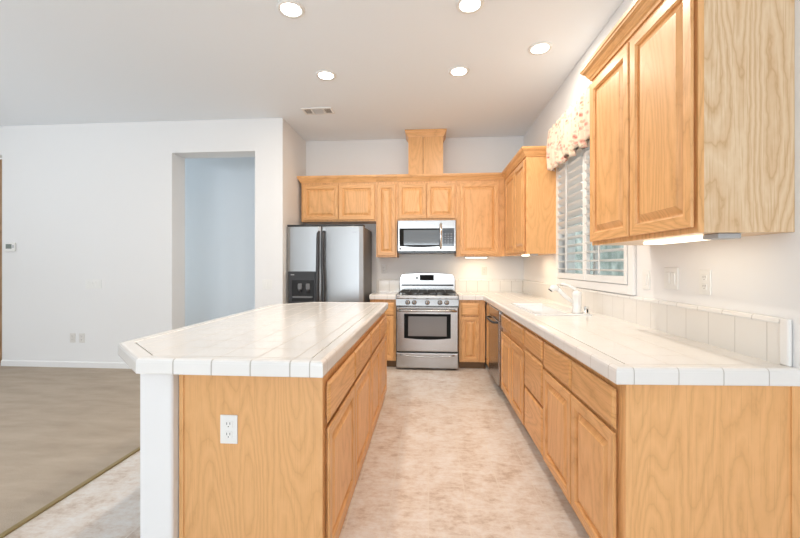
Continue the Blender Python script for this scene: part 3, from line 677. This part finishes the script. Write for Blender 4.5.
# valance
va = thing('window_valance', 'cream rose-print fabric valance with scalloped hem above the shutters', 'valance', (1.24, 3.18, 2.16))
g = MB(); nu, nv = 180, 14; vy0, vy1 = 2.425, 3.915; vs = []
for i in range(nu+1):
    t = i/nu; y = vy0+(vy1-vy0)*t
    sc = abs(math.sin(PI*t*6.0)); zb = 2.250-0.060*sc
    for j in range(nv+1):
        q = j/nv; zz = 2.625+(zb-2.625)*q
        f = 0.006+0.014*q
        x = 1.204+f*math.sin(2*PI*t*13+0.6*math.sin(9*t))+0.006*math.sin(2*PI*t*31+q*3)-0.015*math.sin(PI*q)
        vs.append((x, y, zz))
fs = [(i*(nv+1)+j, (i+1)*(nv+1)+j, (i+1)*(nv+1)+j+1, i*(nv+1)+j+1) for i in range(nu) for j in range(nv)]
g.add(vs, fs, 0, True); fab = build('fabric', g, FABRIC, va)
so = fab.modifiers.new('solid', 'SOLIDIFY'); so.thickness = 0.004
build('fabric_return', MB().box(1.206, XW-0.001, vy1-0.004, vy1, 2.26, 2.62).box(1.206, XW-0.001, vy0, vy0+0.004, 2.26, 2.62), FABRIC, va)
build('mounting_board', MB().box(1.240, XW-0.001, vy0+0.006, vy1-0.006, 2.595, 2.613), WPLAS, va)

# ================================================================== LIGHTS AND CEILING
src = None
LBL = ['recessed ceiling light nearest the camera on the island side', 'recessed ceiling light above the island, nearest the air vent', 'recessed ceiling light nearest the boxed duct cover, over the aisle', 'recessed ceiling light over the aisle, the nearer to the camera of two', 'recessed ceiling light closest to the right wall, near the valance']
for (cx, cy), lb in zip(CANS, LBL):
    if src is None:
        r = thing('recessed_light', lb, 'ceiling light', (cx, cy, ZC), 'recessed ceiling lights')
        build('trim_ring', MB().lathe((cx, cy, ZC-0.010), [(0.070, 0.004), (0.074, 0.0), (0.092, 0.002), (0.095, 0.0095)], 36), WPLAS, r)
        build('lamp_lens', MB().lathe((cx, cy, ZC-0.011), [(0.02, 0.0), (0.055, 0.001), (0.069, 0.004), (0.0695, 0.006)], 36), LAMP, r)
        src = r
    else:
        r = copy_tree(src); r.location = (cx, cy, ZC); r['label'] = lb
av = thing('air_vent', 'white ceiling air vent with dark slats near the hall wall', 'vent', (-1.256, 4.29, ZC))
g = MB(); vx0, vx1, vy0_, vy1_ = -1.430, -1.085, 4.205, 4.375
g.box(vx0, vx1, vy0_, vy0_+0.022, ZC-0.010, ZC-0.0005).box(vx0, vx1, vy1_-0.022, vy1_, ZC-0.010, ZC-0.0005)
for a in (vx0, vx0+0.095, vx1-0.117, vx1-0.022): g.box(a, a+0.022, vy0_+0.022, vy1_-0.022, ZC-0.010, ZC-0.0005)
build('vent_frame', g, WPLAS, av)
build('vent_backing', MB().box(vx0+0.02, vx1-0.02, vy0_+0.02, vy1_-0.02, ZC-0.0025, ZC-0.0006), plain('vent_dark', (0.10, 0.10, 0.10), 0.7), av)
g = MB()
for k in range(8): yy = vy0_+0.03+k*0.015; g.box(vx0+0.117, vx1-0.117, yy, yy+0.004, ZC-0.009, ZC-0.003)
for k in range(5):
    for b in (vx0+0.028, vx1-0.090): g.box(b+k*0.013, b+k*0.013+0.004, vy0_+0.023, vy1_-0.023, ZC-0.009, ZC-0.003)
build('vent_slats', g, ALMOND, av)
def ulight(label, x0, x1, y0, y1, z, watts, dirx=True):
    r = thing('under_cabinet_light', label, 'light', ((x0+x1)/2, (y0+y1)/2, z), 'under-cabinet lights')
    build('housing', MB().bbox(x0, x1, y0, y1 if dirx else y0+0.083, z-0.012 if dirx else z-0.020, z-0.0005, 0.003), LGREY, r)
    if dirx: build('lens', MB().bbox(x0+0.02, x1-0.02, y0+0.008, y1-0.008, z-0.024, z-0.0125, 0.004), ULAMP, r)
    else: build('lens', MB().bbox(x0-0.002, x1+0.002, y0+0.085, y1+0.002, z-0.016, z-0.002, 0.005), ULAMP, r)
    a = area('under_cabinet_glow', ((x0+x1)/2, (y0+y1)/2, z-0.027), (0, 0, 0), x1-x0-0.03, y1-y0-0.03, watts, (1.0, 0.80, 0.52)); a.parent = r; a.location = (0, 0, -0.027)
ulight('under-cabinet light below the near right wall cabinet', 1.062, 1.142, 1.485, 1.975, 1.398, 0.15, False)
ulight('under-cabinet light right of the microwave on the back wall', 0.470, 0.790, 5.080, 5.150, 1.398, 1.0)
ulight('under-cabinet light below the far right corner cabinet by the window', 1.05, 1.12, 4.00, 4.40, 1.398, 0.8, False)

# ================================================================== OUTLETS, SWITCHES
def outlet(label, kind, plane, u, v, mat=WPLAS, group='wall outlets'):
    F = Face(kind, plane); r = thing('electrical_outlet', label, 'outlet', F(u, v, 0), group)
    g = MB(); F.box(g, u-0.036, u+0.036, v-0.058, v+0.058, 0.0003, 0.006, 0, 0.002); build('cover_plate', g, mat, r)
    for s in (-1, 1):
        g = MB(); F.box(g, u-0.016, u+0.016, v+s*0.021-0.014, v+s*0.021+0.014, 0.0055, 0.0085, 0, 0.004); rc = build('receptacle', g, mat, r)
        g = MB()
        for a, b in ((-0.0065, 0.004), (0.0065, 0.004)): F.box(g, u+a-0.0012, u+a+0.0012, v+s*0.021+b-0.005, v+s*0.021+b+0.005, 0.0084, 0.0088)
        F.box(g, u-0.002, u+0.002, v+s*0.021-0.010, v+s*0.021-0.006, 0.0084, 0.0088); build('socket_slots', g, SLOT, rc)
    return r
def switch(label, kind, plane, u, v, n=1, mat=WPLAS, rocker=True, group='wall switches'):
    F = Face(kind, plane); r = thing('light_switch', label, 'switch', F(u, v, 0), group); hw = 0.036+0.023*(n-1)
    g = MB(); F.box(g, u-hw, u+hw, v-0.058, v+0.058, 0.0003, 0.006, 0, 0.002); build('cover_plate', g, mat, r)
    for k in range(n):
        c = u+(k-(n-1)/2)*0.046; g = MB()
        if rocker: F.box(g, c-0.016, c+0.016, v-0.033, v+0.033, 0.0055, 0.010, 0, 0.003)
        else: F.box(g, c-0.005, c+0.005, v-0.004, v+0.012, 0.0055, 0.018, 0, 0.002)
        build('rocker' if rocker else 'toggle', g, mat, r)
    return r
outlet('white double outlet on the oak end panel of the island', '-y', 1.496, -0.806, 0.615)
outlet('faint outlet on the back wall between refrigerator and range', '-y', YB, -0.628, 1.225, ALMOND)
outlet('faint outlet on the back wall below the light right of the microwave', '-y', YB, 0.770, 1.205, ALMOND)
switch('white single switch on the right wall beside the window trim', '-x', XW, 2.385, 1.195, 1)
switch('white double rocker switch below the near under-cabinet light', '-x', XW, 2.150, 1.210, 2)
outlet('white outlet on the right wall nearest the camera', '-x', XW, 1.897, 1.200)
outlet('low outlet on the left wall above the carpet, with its mate to the right', '-y', YL, -4.440, 0.372, ALMOND)
outlet('low outlet on the left wall, the one nearer the hall opening', '-y', YL, -4.318, 0.372, ALMOND)
switch('wide blank-looking switch plate midway up the left wall', '-y', YL, -4.165, 1.047, 4, WPLAS)
switch('double switch plate between hall opening and refrigerator', '-y', YL, -1.935, 1.050, 2, WPLAS)
th = thing('thermostat', 'white thermostat with grey screen at the far left of the wall', 'thermostat', (-5.275, YL, 1.510))
build('case', MB().bbox(-5.345, -5.205, YL-0.024, YL-0.0005, 1.455, 1.568, 0.006), WPLAS, th)
build('screen', MB().bbox(-5.325, -5.245, YL-0.0265, YL-0.0238, 1.490, 1.548, 0.001), plain('lcd_grey', (0.20, 0.23, 0.21), 0.3), th)
build('button', MB().bbox(-5.235, -5.215, YL-0.0265, YL-0.0238, 1.500, 1.535, 0.001), LGREY, th)
